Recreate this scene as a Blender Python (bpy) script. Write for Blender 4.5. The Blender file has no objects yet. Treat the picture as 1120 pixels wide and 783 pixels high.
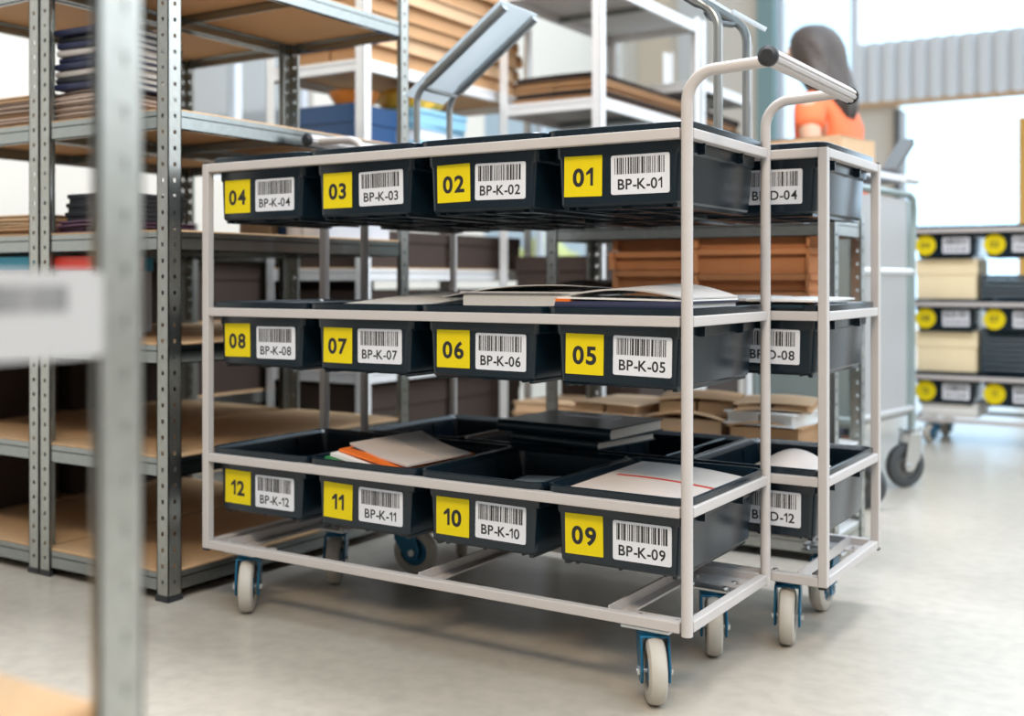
import bpy, bmesh, math, random
from mathutils import Vector, Matrix, Euler
random.seed(7)
PI = math.pi
SC = bpy.context.scene
COL = SC.collection

# ---------------------------------------------------------------- camera
cam_d = bpy.data.cameras.new('camera')
cam = bpy.data.objects.new('camera', cam_d)
COL.objects.link(cam)
YAW = math.radians(32.29)
cam.location = (0, 0, 0.7125)
cam.rotation_euler = (PI / 2, 0, YAW)
cam_d.sensor_width = 36.0
cam_d.lens = 1236 / 1120 * 36.0
cam_d.shift_y = -85.5 / 1120
cam_d.clip_start = 0.02
cam_d.dof.use_dof = True
cam_d.dof.focus_distance = 1.98
cam_d.dof.aperture_fstop = 2.4
SC.camera = cam

# ---------------------------------------------------------------- world: bright daylight from the door and window side, dimmer warm hall behind
W = bpy.data.worlds.new('world')
SC.world = W
W.use_nodes = True
wn, wl = W.node_tree.nodes, W.node_tree.links
wn.clear()
w_out = wn.new('ShaderNodeOutputWorld')
w_bg = wn.new('ShaderNodeBackground')
w_tc = wn.new('ShaderNodeTexCoord')
w_dot = wn.new('ShaderNodeVectorMath'); w_dot.operation = 'DOT_PRODUCT'
DAY = Vector((0.78, 0.55, 0.30)).normalized()
w_dot.inputs[1].default_value = DAY
w_ramp = wn.new('ShaderNodeValToRGB')
w_map = wn.new('ShaderNodeMapRange')
w_map.inputs['From Min'].default_value = -1
w_map.inputs['From Max'].default_value = 1
wl.new(w_tc.outputs['Generated'], w_dot.inputs[0])
wl.new(w_dot.outputs['Value'], w_map.inputs['Value'])
wl.new(w_map.outputs['Result'], w_ramp.inputs['Fac'])
e = w_ramp.color_ramp.elements
e[0].position = 0.0; e[0].color = (0.075, 0.064, 0.054, 1)
e[1].position = 1.0; e[1].color = (0.90, 0.96, 1.0, 1)
e.new(0.40).color = (0.095, 0.086, 0.08, 1)
e.new(0.56).color = (0.17, 0.22, 0.27, 1)
e.new(0.74).color = (0.50, 0.76, 1.0, 1)
# lighter overhead (roof lights of the hall)
w_sep = wn.new('ShaderNodeSeparateXYZ')
w_z = wn.new('ShaderNodeMapRange'); w_z.interpolation_type = 'SMOOTHSTEP'
w_z.inputs['From Min'].default_value = 0.12; w_z.inputs['From Max'].default_value = 0.9
w_mul = wn.new('ShaderNodeVectorMath'); w_mul.operation = 'SCALE'
w_mul.inputs[0].default_value = (0.20, 0.19, 0.17)
w_add = wn.new('ShaderNodeVectorMath'); w_add.operation = 'ADD'
wl.new(w_tc.outputs['Generated'], w_sep.inputs[0]); wl.new(w_sep.outputs['Z'], w_z.inputs['Value'])
wl.new(w_z.outputs['Result'], w_mul.inputs['Scale'])
wl.new(w_ramp.outputs['Color'], w_add.inputs[0]); wl.new(w_mul.outputs[0], w_add.inputs[1])
w_bg.inputs['Strength'].default_value = 3.0
wl.new(w_add.outputs[0], w_bg.inputs['Color'])
wl.new(w_bg.outputs['Background'], w_out.inputs['Surface'])

lamp_d = bpy.data.lights.new('front_fill', 'AREA')  # unseen area light, added to brighten camera-facing sides and the left floor
lamp_d.shape = 'RECTANGLE'; lamp_d.size = 1.6; lamp_d.size_y = 0.5
lamp_d.energy = 105; lamp_d.color = (1.0, 0.82, 0.62)
lamp = bpy.data.objects.new('front_fill', lamp_d); COL.objects.link(lamp)
lamp.location = (0.35, -0.75, 3.3); lamp.rotation_euler = (math.radians(28), 0, math.radians(22))

lamp2_d = bpy.data.lights.new('roof_light', 'AREA')
lamp2_d.shape = 'RECTANGLE'; lamp2_d.size = 2.0; lamp2_d.size_y = 0.7
lamp2_d.energy = 130; lamp2_d.color = (0.92, 0.95, 1.0)
lamp2 = bpy.data.objects.new('roof_light', lamp2_d); COL.objects.link(lamp2)
lamp2.location = (-0.9, 2.6, 3.6); lamp2.rotation_euler = (math.radians(-14), math.radians(4), 0)

SC.view_settings.view_transform = 'Standard'
SC.view_settings.look = 'None'
SC.view_settings.gamma = 1.0
SC.view_settings.use_curve_mapping = False
SC.view_settings.exposure = 0.10

# ---------------------------------------------------------------- materials
MATS = {}
def mat(name, rgb, rough=0.5, metal=0.0, spec=0.5, noise=None, bump=None, coat=0.0, emit=None):
    """noise=(scale, amount, detail) varies the colour; bump=(scale, strength)"""
    m = bpy.data.materials.new(name); m.use_nodes = True
    nt = m.node_tree; b = nt.nodes['Principled BSDF']
    b.inputs['Base Color'].default_value = (*rgb, 1)
    b.inputs['Roughness'].default_value = rough
    b.inputs['Metallic'].default_value = metal
    b.inputs['Specular IOR Level'].default_value = spec
    b.inputs['Coat Weight'].default_value = coat
    tc = nt.nodes.new('ShaderNodeTexCoord')
    if noise:
        n = nt.nodes.new('ShaderNodeTexNoise')
        n.inputs['Scale'].default_value = noise[0]
        n.inputs['Detail'].default_value = noise[2] if len(noise) > 2 else 4
        nt.links.new(tc.outputs['Object'], n.inputs['Vector'])
        mx = nt.nodes.new('ShaderNodeMix'); mx.data_type = 'RGBA'
        a = noise[1]
        mx.inputs[6].default_value = (*[max(0, c * (1 - a)) for c in rgb], 1)
        mx.inputs[7].default_value = (*[min(1, c * (1 + a)) for c in rgb], 1)
        nt.links.new(n.outputs['Fac'], mx.inputs[0])
        nt.links.new(mx.outputs[2], b.inputs['Base Color'])
    if bump:
        n2 = nt.nodes.new('ShaderNodeTexNoise')
        n2.inputs['Scale'].default_value = bump[0]; n2.inputs['Detail'].default_value = 5
        nt.links.new(tc.outputs['Object'], n2.inputs['Vector'])
        bp = nt.nodes.new('ShaderNodeBump'); bp.inputs['Strength'].default_value = bump[1]
        bp.inputs['Distance'].default_value = 0.01
        nt.links.new(n2.outputs['Fac'], bp.inputs['Height'])
        nt.links.new(bp.outputs['Normal'], b.inputs['Normal'])
    MATS[name] = m
    return m

M = MATS
mat('label_card', (0.40, 0.39, 0.39), 0.5)
mat('frame_paint', (0.50, 0.465, 0.45), 0.42, noise=(30, .04))
mat('tray_plastic', (0.0045, 0.0125, 0.020), 0.22, spec=0.48, bump=(900, .02))
mat('yellow_vinyl', (0.72, 0.575, 0.006), 0.55, spec=0.2)
mat('label_white', (0.69, 0.71, 0.77), 0.45, noise=(40, .03))
mat('ink', (0.012, 0.012, 0.014), 0.6)
mat('ink_soft', (0.10, 0.10, 0.105), 0.6)
mat('caster_blue', (0.006, 0.115, 0.22), 0.35, metal=0.35)
mat('caster_rubber', (0.44, 0.405, 0.355), 0.6, noise=(60, .06))
mat('zinc', (0.62, 0.64, 0.65), 0.3, metal=1.0)
mat('galvanised', (0.44, 0.455, 0.435), 0.33, metal=1.0, noise=(70, .16, 2))
mat('daylit_steel', (0.80, 0.80, 0.80), 0.42, metal=0.3, noise=(40, .04))  # galvanised steel made whiter, window light put into its colour
mat('beam_steel', (0.335, 0.365, 0.365), 0.24, metal=1.0, noise=(60, .10, 2))
mat('desk_steel', (0.70, 0.72, 0.74), 0.25, metal=0.15)
mat('tube_grey', (0.33, 0.345, 0.35), 0.30, metal=0.7)
mat('black_cap', (0.015, 0.017, 0.02), 0.5)
mat('particle_board', (0.47, 0.295, 0.155), 0.75, noise=(140, .22, 6))
mat('hardboard', (0.42, 0.27, 0.155), 0.7, noise=(90, .12, 5))
mat('white_board', (0.55, 0.55, 0.54), 0.6, noise=(30, .04))
mat('cardboard', (0.48, 0.28, 0.14), 0.85, noise=(25, .10))
mat('cardboard_tan', (0.60, 0.40, 0.24), 0.85, noise=(25, .10))
mat('cardboard_orange', (0.50, 0.20, 0.075), 0.8, noise=(20, .12))
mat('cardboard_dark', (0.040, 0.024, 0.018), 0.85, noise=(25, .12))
mat('paper_white', (0.78, 0.77, 0.75), 0.7, noise=(14, .03))
mat('paper_grey', (0.50, 0.47, 0.45), 0.6, noise=(18, .10))
mat('paper_blue', (0.30, 0.38, 0.45), 0.5, noise=(14, .08))
mat('warm_paper', (0.60, 0.525, 0.485), 0.65, noise=(16, .05))
mat('pink_board', (0.52, 0.405, 0.345), 0.8, noise=(30, .06))
mat('page_edge', (0.62, 0.60, 0.57), 0.8, noise=(200, .1))
mat('navy_cover', (0.018, 0.022, 0.06), 0.45)
mat('teal_cover', (0.010, 0.028, 0.040), 0.28, noise=(18, .2))
mat('dark_cover', (0.02, 0.022, 0.028), 0.5)
mat('purple_cover', (0.10, 0.045, 0.085), 0.55)
mat('red_cover', (0.60, 0.045, 0.03), 0.5)
mat('orange_cover', (0.85, 0.17, 0.015), 0.5)
mat('green_cover', (0.03, 0.22, 0.07), 0.5)
mat('cyan_cover', (0.06, 0.42, 0.62), 0.5)
mat('blue_plastic', (0.008, 0.055, 0.16), 0.35)
mat('light_blue', (0.25, 0.50, 0.66), 0.45)
mat('yellow_plastic', (0.80, 0.46, 0.05), 0.45, noise=(22, .2))
mat('orange_plastic', (0.78, 0.26, 0.04), 0.4)
mat('leaf_green', (0.05, 0.24, 0.04), 0.6)
mat('cream_card', (0.90, 0.76, 0.50), 0.7, noise=(12, .06))
mat('trolley_panel', (0.45, 0.455, 0.46), 0.38, metal=0.25)
mat('trolley_tube', (0.36, 0.44, 0.45), 0.3, metal=0.6)
mat('black_rubber', (0.055, 0.06, 0.065), 0.55)
mat('wall_paint', (0.66, 0.60, 0.53), 0.85, noise=(2.0, .05))
mat('wall_dark', (0.20, 0.19, 0.18), 0.85, noise=(2.0, .05))
mat('wall_panel', (0.60, 0.50, 0.39), 0.8, noise=(3.0, .06))
mat('teal_paint', (0.20, 0.30, 0.31), 0.5)
mat('shutter_metal', (0.72, 0.74, 0.77), 0.5, metal=0.1)
mat('dark_metal', (0.13, 0.13, 0.13), 0.45, metal=0.5)
mat('ochre_paint', (0.75, 0.42, 0.10), 0.6)
mat('skin', (0.58, 0.33, 0.22), 0.5, noise=(20, .05))
mat('hair_brown', (0.050, 0.036, 0.030), 0.5, noise=(8, .35), bump=(60, .4))
mat('shirt_orange', (0.86, 0.16, 0.05), 0.75, noise=(12, .06))
mat('trousers_grey', (0.05, 0.055, 0.07), 0.8)
mat('shoe_black', (0.02, 0.02, 0.02), 0.5)
mat('eye_white', (0.75, 0.75, 0.73), 0.3)
mat('foliage', (0.52, 0.52, 0.20), 0.8, noise=(3, .5))

def acrylic_material():
    m = bpy.data.materials.new('frosted_acrylic'); m.use_nodes = True
    nt = m.node_tree; b = nt.nodes['Principled BSDF']; o = nt.nodes['Material Output']
    b.inputs['Base Color'].default_value = (.74, .77, .79, 1); b.inputs['Roughness'].default_value = .15
    t = nt.nodes.new('ShaderNodeBsdfTranslucent'); t.inputs['Color'].default_value = (.74, .78, .80, 1)
    mx = nt.nodes.new('ShaderNodeMixShader'); mx.inputs[0].default_value = .55
    nt.links.new(b.outputs[0], mx.inputs[1]); nt.links.new(t.outputs[0], mx.inputs[2]); nt.links.new(mx.outputs[0], o.inputs['Surface'])
    M['frosted_acrylic'] = m
acrylic_material()
def floor_material():
    m = bpy.data.materials.new('floor_concrete'); m.use_nodes = True
    nt = m.node_tree; b = nt.nodes['Principled BSDF']
    tc = nt.nodes.new('ShaderNodeTexCoord')
    n1 = nt.nodes.new('ShaderNodeTexNoise'); n1.inputs['Scale'].default_value = 1.6; n1.inputs['Detail'].default_value = 8
    n2 = nt.nodes.new('ShaderNodeTexNoise'); n2.inputs['Scale'].default_value = 28; n2.inputs['Detail'].default_value = 6
    r1 = nt.nodes.new('ShaderNodeValToRGB')
    r1.color_ramp.elements[0].position = .3; r1.color_ramp.elements[0].color = (0.37, 0.328, 0.277, 1)
    r1.color_ramp.elements[1].position = .72; r1.color_ramp.elements[1].color = (0.46, 0.412, 0.35, 1)
    mx = nt.nodes.new('ShaderNodeMix'); mx.data_type = 'RGBA'; mx.blend_type = 'MULTIPLY'
    r2 = nt.nodes.new('ShaderNodeValToRGB')
    r2.color_ramp.elements[0].position = .35; r2.color_ramp.elements[0].color = (0.86, 0.86, 0.86, 1)
    r2.color_ramp.elements[1].position = .6; r2.color_ramp.elements[1].color = (1, 1, 1, 1)
    mx.inputs[0].default_value = 0.8
    for n in (n1, n2): nt.links.new(tc.outputs['Object'], n.inputs['Vector'])
    nt.links.new(n1.outputs['Fac'], r1.inputs['Fac']); nt.links.new(n2.outputs['Fac'], r2.inputs['Fac'])
    nt.links.new(r1.outputs['Color'], mx.inputs[6]); nt.links.new(r2.outputs['Color'], mx.inputs[7])
    nt.links.new(mx.outputs[2], b.inputs['Base Color'])
    b.inputs['Roughness'].default_value = 0.30
    b.inputs['Specular IOR Level'].default_value = 0.5
    bp = nt.nodes.new('ShaderNodeBump'); bp.inputs['Strength'].default_value = .08; bp.inputs['Distance'].default_value = .01
    nt.links.new(n2.outputs['Fac'], bp.inputs['Height']); nt.links.new(bp.outputs['Normal'], b.inputs['Normal'])
    M['floor_concrete'] = m
floor_material()

# ---------------------------------------------------------------- mesh helpers
class MB:
    """collects shapes of one part"""
    def __init__(s): s.v = []; s.f = []
    def add(s, vs, fs, xf=None):
        k = len(s.v)
        s.v += [tuple(xf @ Vector(p)) if xf else tuple(p) for p in vs]
        s.f += [tuple(i + k for i in f) for f in fs]
        return s
    def box(s, x0, x1, y0, y1, z0, z1, xf=None):
        vs = [(x, y, z) for z in (z0, z1) for y in (y0, y1) for x in (x0, x1)]
        return s.add(vs, [(0, 2, 3, 1), (4, 5, 7, 6), (0, 1, 5, 4), (2, 6, 7, 3), (0, 4, 6, 2), (1, 3, 7, 5)], xf)
    def tube(s, pts, r, n=12, cap=True, xf=None):
        pts = [Vector(p) for p in pts]; vs = []; fs = []
        t0 = (pts[1] - pts[0]).normalized()
        u = t0.orthogonal().normalized()
        for i, p in enumerate(pts):
            a = pts[max(i - 1, 0)]; b = pts[min(i + 1, len(pts) - 1)]
            t = (b - a).normalized()
            u = (u - t * u.dot(t)).normalized(); w = t.cross(u)
            ri = r[i] if isinstance(r, (list, tuple)) else r
            vs += [tuple(p + (u * math.cos(2 * PI * k / n) + w * math.sin(2 * PI * k / n)) * ri) for k in range(n)]
        for i in range(len(pts) - 1):
            for k in range(n):
                k2 = (k + 1) % n
                fs.append((i * n + k, i * n + k2, (i + 1) * n + k2, (i + 1) * n + k))
        if cap:
            fs.append(tuple(range(n - 1, -1, -1))); L = (len(pts) - 1) * n
            fs.append(tuple(L + k for k in range(n)))
        return s.add(vs, fs, xf)
    def lathe(s, prof, n=28, axis='Z', xf=None):
        """prof: list of (radius, height); closed ends when radius is 0"""
        vs = []; fs = []
        for r, h in prof:
            for k in range(n):
                a = 2 * PI * k / n; c, d = r * math.cos(a), r * math.sin(a)
                vs.append({'Z': (c, d, h), 'X': (h, c, d), 'Y': (d, h, c)}[axis])
        for i in range(len(prof) - 1):
            for k in range(n):
                k2 = (k + 1) % n
                fs.append((i * n + k, i * n + k2, (i + 1) * n + k2, (i + 1) * n + k))
        return s.add(vs, fs, xf)
    def rings(s, rings, cap0=False, cap1=False, close=True, xf=None):
        n = len(rings[0]); vs = [p for r in rings for p in r]; fs = []
        for i in range(len(rings) - 1):
            for k in range(n if close else n - 1):
                k2 = (k + 1) % n
                fs.append((i * n + k, i * n + k2, (i + 1) * n + k2, (i + 1) * n + k))
        if cap0: fs.append(tuple(range(n - 1, -1, -1)))
        if cap1: fs.append(tuple((len(rings) - 1) * n + k for k in range(n)))
        return s.add(vs, fs, xf)
    def prism(s, poly, y0, y1, xf=None):
        """poly in (x, z), extruded along y"""
        n = len(poly)
        vs = [(x, y0, z) for x, z in poly] + [(x, y1, z) for x, z in poly]
        fs = [tuple(range(n)), tuple(range(2 * n - 1, n - 1, -1))]
        fs += [(k, k + n, (k + 1) % n + n, (k + 1) % n) for k in range(n)]
        return s.add(vs, fs, xf)
    def mesh(s, name, m, smooth=None):
        me = bpy.data.meshes.new(name); me.from_pydata(s.v, [], s.f); me.update()
        bm = bmesh.new(); bm.from_mesh(me)
        bmesh.ops.remove_doubles(bm, verts=bm.verts, dist=1e-6)
        bmesh.ops.recalc_face_normals(bm, faces=bm.faces)
        if smooth is not None:
            for f in bm.faces: f.smooth = True
            for ed in bm.edges:
                if len(ed.link_faces) == 2: ed.smooth = ed.calc_face_angle(0) < math.radians(smooth)
        bm.to_mesh(me); bm.free()
        me.materials.append(M[m])
        return me
    def build(s, name, m, parent=None, bevel=0, smooth=None, loc=None, rot=None):
        me = s.mesh(name, m, smooth)
        o = bpy.data.objects.new(name, me); COL.objects.link(o)
        if parent: o.parent = parent
        if loc: o.location = loc
        if rot: o.rotation_euler = rot
        if bevel:
            b = o.modifiers.new('bevel', 'BEVEL'); b.width = bevel; b.segments = 2; b.limit_method = 'ANGLE'
            b.angle_limit = math.radians(40)
        return o

def thing(name, label, cat, loc=(0, 0, 0), rz=0, group=None):
    o = bpy.data.objects.new(name, None); COL.objects.link(o)
    o.empty_display_size = .05
    o.location = loc; o.rotation_euler = (0, 0, rz)
    o['label'] = label; o['category'] = cat
    if group: o['group'] = group
    return o
def tag(o, label, cat, group=None):
    o['label'] = label; o['category'] = cat
    if group: o['group'] = group
    return o
def struct(o):
    o['kind'] = 'structure'; return o
def copy_tree(o, parent=None):
    c = o.copy(); COL.objects.link(c)
    if parent: c.parent = parent
    for ch in o.children: copy_tree(ch, c)
    return c

def arc(c, r, a0, a1, n, u, w):
    """points on an arc about c in plane of unit vectors u, w"""
    c, u, w = Vector(c), Vector(u), Vector(w)
    return [c + u * (r * math.cos(a0 + (a1 - a0) * i / n)) + w * (r * math.sin(a0 + (a1 - a0) * i / n)) for i in range(n + 1)]

def rrect(x0, x1, y0, y1, r, z, n=4):
    pts = []
    for cx, cy, a in ((x1 - r, y1 - r, 0), (x0 + r, y1 - r, PI / 2), (x0 + r, y0 + r, PI), (x1 - r, y0 + r, 1.5 * PI)):
        for i in range(n + 1):
            t = a + PI / 2 * i / n
            pts.append((cx + r * math.cos(t), cy + r * math.sin(t), z))
    return pts

TEXT = {}; GLYPH = {}
def glyph(ch, bold):
    """flat outline of one character at size 1: (verts2d, faces), left edge at x = 0"""
    key = (ch, bold)
    if key in GLYPH: return GLYPH[key]
    if ch == '1':
        b = bold; st = .075 + 1.6 * b; h = .70 + b
        vs = [(.20 - .0, 0), (.20 + st, 0), (.20 + st, h), (.20 + st * .1, h), (.02, h - .19), (.02, h - .19 - st * .95), (.20, h - .10 - st * .95)]
        fs = [(0, 1, 2, 3, 6), (3, 4, 5, 6)]
        x0 = .02
        g = ([(x - x0, y) for x, y in vs], fs)
    else:
        c = bpy.data.curves.new('lettering', 'FONT'); c.body = ch; c.size = 1.0; c.offset = bold; c.resolution_u = 5
        o = bpy.data.objects.new('lettering', c); COL.objects.link(o)
        me = bpy.data.meshes.new_from_object(o.evaluated_get(bpy.context.evaluated_depsgraph_get()))
        x0 = min(v.co.x for v in me.vertices)
        g = ([(v.co.x - x0, v.co.y) for v in me.vertices], [tuple(p.vertices) for p in me.polygons])
        COL.objects.unlink(o); bpy.data.objects.remove(o); bpy.data.curves.remove(c); bpy.data.meshes.remove(me)
    GLYPH[key] = g
    return g
def text_mesh(s, size, m, bold=0.0, xs=1.0, gap=.085):
    key = (s, size, m, bold, xs)
    if key in TEXT: return TEXT[key]
    vs = []; fs = []; x = 0
    for ch in s:
        gv, gf = glyph(ch, bold); k = len(vs)
        vs += [(x + a, b) for a, b in gv]; fs += [tuple(i + k for i in f) for f in gf]
        x += max(a for a, b in gv) + gap - (.05 if ch in '-K' else 0)
    x -= gap
    h = max(b for a, b in vs if True); lo = min(b for a, b in vs)
    mb = MB(); mb.add([((a - x / 2) * size * xs, 0, (b - (h + lo) / 2) * size) for a, b in vs], fs)
    me = bpy.data.meshes.new('lettering'); me.from_pydata(mb.v, [], mb.f); me.update()
    me.materials.append(M[m]); TEXT[key] = me
    return me
def text_obj(name, s, size, m, parent, loc, bold=0.0, xs=1.0):
    o = bpy.data.objects.new(name, text_mesh(s, size, m, bold, xs)); COL.objects.link(o)
    o.parent = parent; o.location = loc
    return o
# ---------------------------------------------------------------- structure
def glass_material():
    m = bpy.data.materials.new('window_glass'); m.use_nodes = True
    nt = m.node_tree; nt.nodes.clear()
    o = nt.nodes.new('ShaderNodeOutputMaterial'); mx = nt.nodes.new('ShaderNodeMixShader')
    t = nt.nodes.new('ShaderNodeBsdfTransparent'); g = nt.nodes.new('ShaderNodeBsdfGlossy')
    t.inputs['Color'].default_value = (.95, .97, .96, 1); g.inputs['Roughness'].default_value = .05
    mx.inputs[0].default_value = .06
    nt.links.new(t.outputs[0], mx.inputs[1]); nt.links.new(g.outputs[0], mx.inputs[2]); nt.links.new(mx.outputs[0], o.inputs[0])
    M['window_glass'] = m
glass_material()

struct(MB().box(-6.5, 5.0, -2.5, 9.15, -0.12, 0.0).build('floor', 'floor_concrete'))
def outdoor():
    m = MB().box(-9, 6, 9.15, 20, -0.16, -0.03)
    struct(m.build('ground', 'wall_paint'))
outdoor()

LX = -4.5       # left wall, inner face
BY = 9.0        # back wall, inner face
def wall_left():
    m = MB(); H = 3.6
    wins = [(3.85, 4.95, 1.25, 2.35), (6.75, 8.55, 0.78, 2.0)]
    ys = [-0.5]
    for a, b, z0, z1 in wins:
        m.box(LX - .15, LX, ys[-1], a, 0, H)
        m.box(LX - .15, LX, a, b, 0, z0); m.box(LX - .15, LX, a, b, z1, H)
        ys.append(b)
    m.box(LX - .15, LX, ys[-1], BY + .15, 0, H)
    struct(m.build('wall_left', 'wall_paint'))
    for i, (a, b, z0, z1) in enumerate(wins):
        f = MB(); t = .045
        for y in (a, (a + b) / 2 - t / 2, b - t): f.box(LX - .10, LX - .04, y, y + t, z0, z1)
        f.box(LX - .10, LX - .04, a, b, z0, z0 + t); f.box(LX - .10, LX - .04, a, b, z1 - t, z1)
        o = struct(f.build('window_%d' % (i + 1), 'label_white'))
        MB().box(LX - .075, LX - .069, a + t, b - t, z0 + t, z1 - t).build('pane', 'window_glass', o)
wall_left()
def wall_back():
    m = MB()
    m.box(LX, -3.27, BY, BY + .15, 0, 3.6)
    m.box(-3.12, -2.46, BY, BY + .15, 0, 1.2)
    m.box(-2.46, -2.16, BY, BY + .15, 0, 2.10)
    m.box(1.6, 5.0, BY, BY + .15, 0, 3.0)
    struct(m.build('wall_back', 'wall_paint'))
    struct(MB().box(-3.27, -3.12, BY - .06, BY + .18, 0, 3.6).build('trim_1', 'teal_paint', bevel=.006))
    f = MB()
    f.box(-3.12, -3.06, BY + .02, BY + .08, 1.2, 3.6); f.box(-2.52, -2.46, BY + .02, BY + .08, 1.2, 3.0)
    f.box(-3.06, -2.52, BY + .02, BY + .08, 1.2, 1.26)
    o = struct(f.build('window_3', 'label_white'))
    MB().box(-3.06, -2.52, BY + .047, BY + .053, 1.26, 3.0).build('pane', 'window_glass', o)
    # warm panels on the plain wall
    for i, (a, b, k) in enumerate(((-4.35, -4.05, 'wall_panel'), (-3.98, -3.72, 'white_board'))):
        struct(MB().box(a, b, BY - .03, BY - .002, 0.0, 3.2).build('trim_%d' % (i + 2), k))
    # roller shutter, rolled part way up
    s = MB(); x0, x1 = -2.46, 1.7
    pts = []; n = 36; w = (x1 - x0) / n
    for i in range(n):
        x = x0 + i * w
        pts += [(x, 0.0), (x + w * .45, 0.0), (x + w * .55, .035), (x + w * .95, .035)]
    rings = [[(x, BY - .06 + d, z) for x, d in pts] for z in (2.10, 2.56)]
    s.rings(rings, close=False)
    d = struct(s.build('door_1', 'shutter_metal'))
    so = d.modifiers.new('thick', 'SOLIDIFY'); so.thickness = .01
    MB().box(x0, x1, BY - .05, BY + .03, 2.06, 2.10).build('bottom_bar', 'cardboard_tan', d, bevel=.004)
    j = MB(); j.box(-2.17, -2.12, BY - .05, BY + .16, 0, 2.03)
    struct(j.build('trim_4', 'dark_metal'))
    struct(MB().box(-1.335, -1.22, BY + .3, BY + .42, 0, 1.95).build('trim_5', 'ochre_paint', bevel=.005))
    struct(MB().box(-2.12, 1.6, BY - .02, BY + .15, -.02, .012).build('trim_6', 'dark_metal'))
wall_back()
def other_walls():
    # unseen front wall and right wall, added to block ambient and low daylight
    struct(MB().box(-6.5, 5.15, -2.65, -2.5, 0, 3.6).build('wall_front', 'wall_dark'))  # kept dark so the rack steel reflects little light
    struct(MB().box(5.0, 5.15, -2.5, 3.6, 0, 3.6).box(5.0, 5.15, 3.6, 9.0, 0, 1.9).build('wall_right', 'wall_paint'))  # tall part shades the foreground, low part is the glazed side's sill
    struct(MB().box(-6.5, -4.65, -.65, -.5, 0, 3.6).build('wall_corner', 'wall_paint'))
other_walls()
# hedge outside the low window
def hedge(x, y, z, r, lab):
    me = bpy.data.meshes.new('garden_bush'); bm = bmesh.new()
    bmesh.ops.create_icosphere(bm, subdivisions=4, radius=1.0)
    rnd = random.Random(int(y * 10))
    for v in bm.verts:
        p = v.co.normalized()
        k = 1 + .12 * math.sin(7 * p.x + y) * math.cos(6 * p.y + 2) + .1 * math.sin(13 * p.z + 9 * p.x) + rnd.uniform(-.05, .05)
        v.co = Vector((p.x * r * k, p.y * r * 1.2 * k, p.z * z * .62 * k))
    bm.to_mesh(me); bm.free(); me.materials.append(M['foliage'])
    o = bpy.data.objects.new('garden_bush', me); COL.objects.link(o); o.location = (x, y, z * .5)
    tag(o, lab, 'bush')
hedge(-6.3, 8.7, 1.05, .55, 'nearer yellow-green bush seen through the window behind the shelving')
hedge(-6.4, 10.6, 1.0, .6, 'further yellow-green bush seen through the window behind the shelving')

# ---------------------------------------------------------------- racks
PITCH = .0356
def post_mesh(h, sx, sy, perforated=True):
    """L-section perforated post; corner at the origin, flanges run towards sx, sy"""
    w, t = .037, .0022
    m = MB()
    z = 0.012
    def flange(a, b, z0, z1):
        m.box(*sorted((sx * a, sx * b)), *sorted((0, sy * t)), z0, z1)
        m.box(*sorted((0, sx * t)), *sorted((sy * a, sy * b)), z0, z1)
    if not perforated:
        flange(0, w, z, h); return m
    a, b, hh = .0145, .0225, .009
    flange(0, a, z, h); flange(b, w, z, h)
    k = 0; zz = z
    while zz < h:
        z1 = min(zz + PITCH - hh, h)
        flange(a, b, zz, z1)
        zz += PITCH
    if perforated == 'filled':
        m.box(*sorted((sx * a, sx * b)), *sorted((sy * .0012, sy * t)), z, h); m.box(*sorted((sx * .0012, sx * t)), *sorted((sy * a, sy * b)), z, h)
    # rolled outer lip of each flange
    m.box(*sorted((sx * (w - t), sx * w)), *sorted((0, sy * .007)), z, h)
    m.box(*sorted((0, sx * .007)), *sorted((sy * (w - t), sy * w)), z, h)
    return m
def rack(label, x0, x1, y0, y1, h, levels, perf=True, board='particle_board', mid=True, steel=None):
    post_m, beam_m = (steel, steel) if steel else (('galvanised', 'beam_steel') if perf else ('daylit_steel', 'daylit_steel'))
    cx, cy = (x0 + x1) / 2, (y0 + y1) / 2
    r = thing('storage_rack', label, 'shelf rack', (cx, cy, 0), 0, 'galvanised storage racks')
    X, Y = (x1 - x0) / 2, (y1 - y0) / 2
    for sx in (-1, 1):
        for sy in (-1, 1):
            p = post_mesh(h, -sx, -sy, perf).build('post', post_m, r, loc=(sx * X, sy * Y, 0))
            f = MB()
            f.box(*sorted((0, -sx * .040)), *sorted((sy * .002, -sy * .006)), 0, .014)
            f.box(*sorted((sx * .002, -sx * .006)), *sorted((0, -sy * .040)), 0, .014)
            f.build('foot_cap', 'black_cap', p)
    bh, bt, g = .042, .014, .003
    for z in levels:
        b = MB().box(-X + .006, X - .006, -Y + .006, Y - .006, z - .012, z + .004)
        for sx in (-1, 1):
            for sy in (-1, 1): pass
        b.build('shelf_board', board, r, bevel=.0015)
        for sy in (-1, 1):
            q = MB(); y = sy * (Y - g)
            q.box(-X + .004, X - .004, *sorted((y, y - sy * .0025)), z - bh, z)
            q.box(-X + .004, X - .004, *sorted((y, y - sy * bt)), z - .0145, z - .012)
            q.box(-X + .004, X - .004, *sorted((y, y - sy * .012)), z - bh, z - bh + .0025)
            q.build('beam', beam_m, r)
        for sx in (-1, 1):
            q = MB(); x = sx * (X - g)
            q.box(*sorted((x, x - sx * .0025)), -Y + .008, Y - .008, z - bh, z)
            q.box(*sorted((x, x - sx * bt)), -Y + .008, Y - .008, z - .0145, z - .012)
            q.box(*sorted((x, x - sx * .012)), -Y + .008, Y - .008, z - bh, z - bh + .0025)
            q.build('beam', beam_m, r)
        if mid:
            q = MB()
            q.box(-X + .008, X - .008, -.014, -.0115, z - .036, z - .0125); q.box(-X + .008, X - .008, -.014, .014, z - .0145, z - .0125)
            q.build('support_bar', 'beam_steel', r)
    return r
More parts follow.
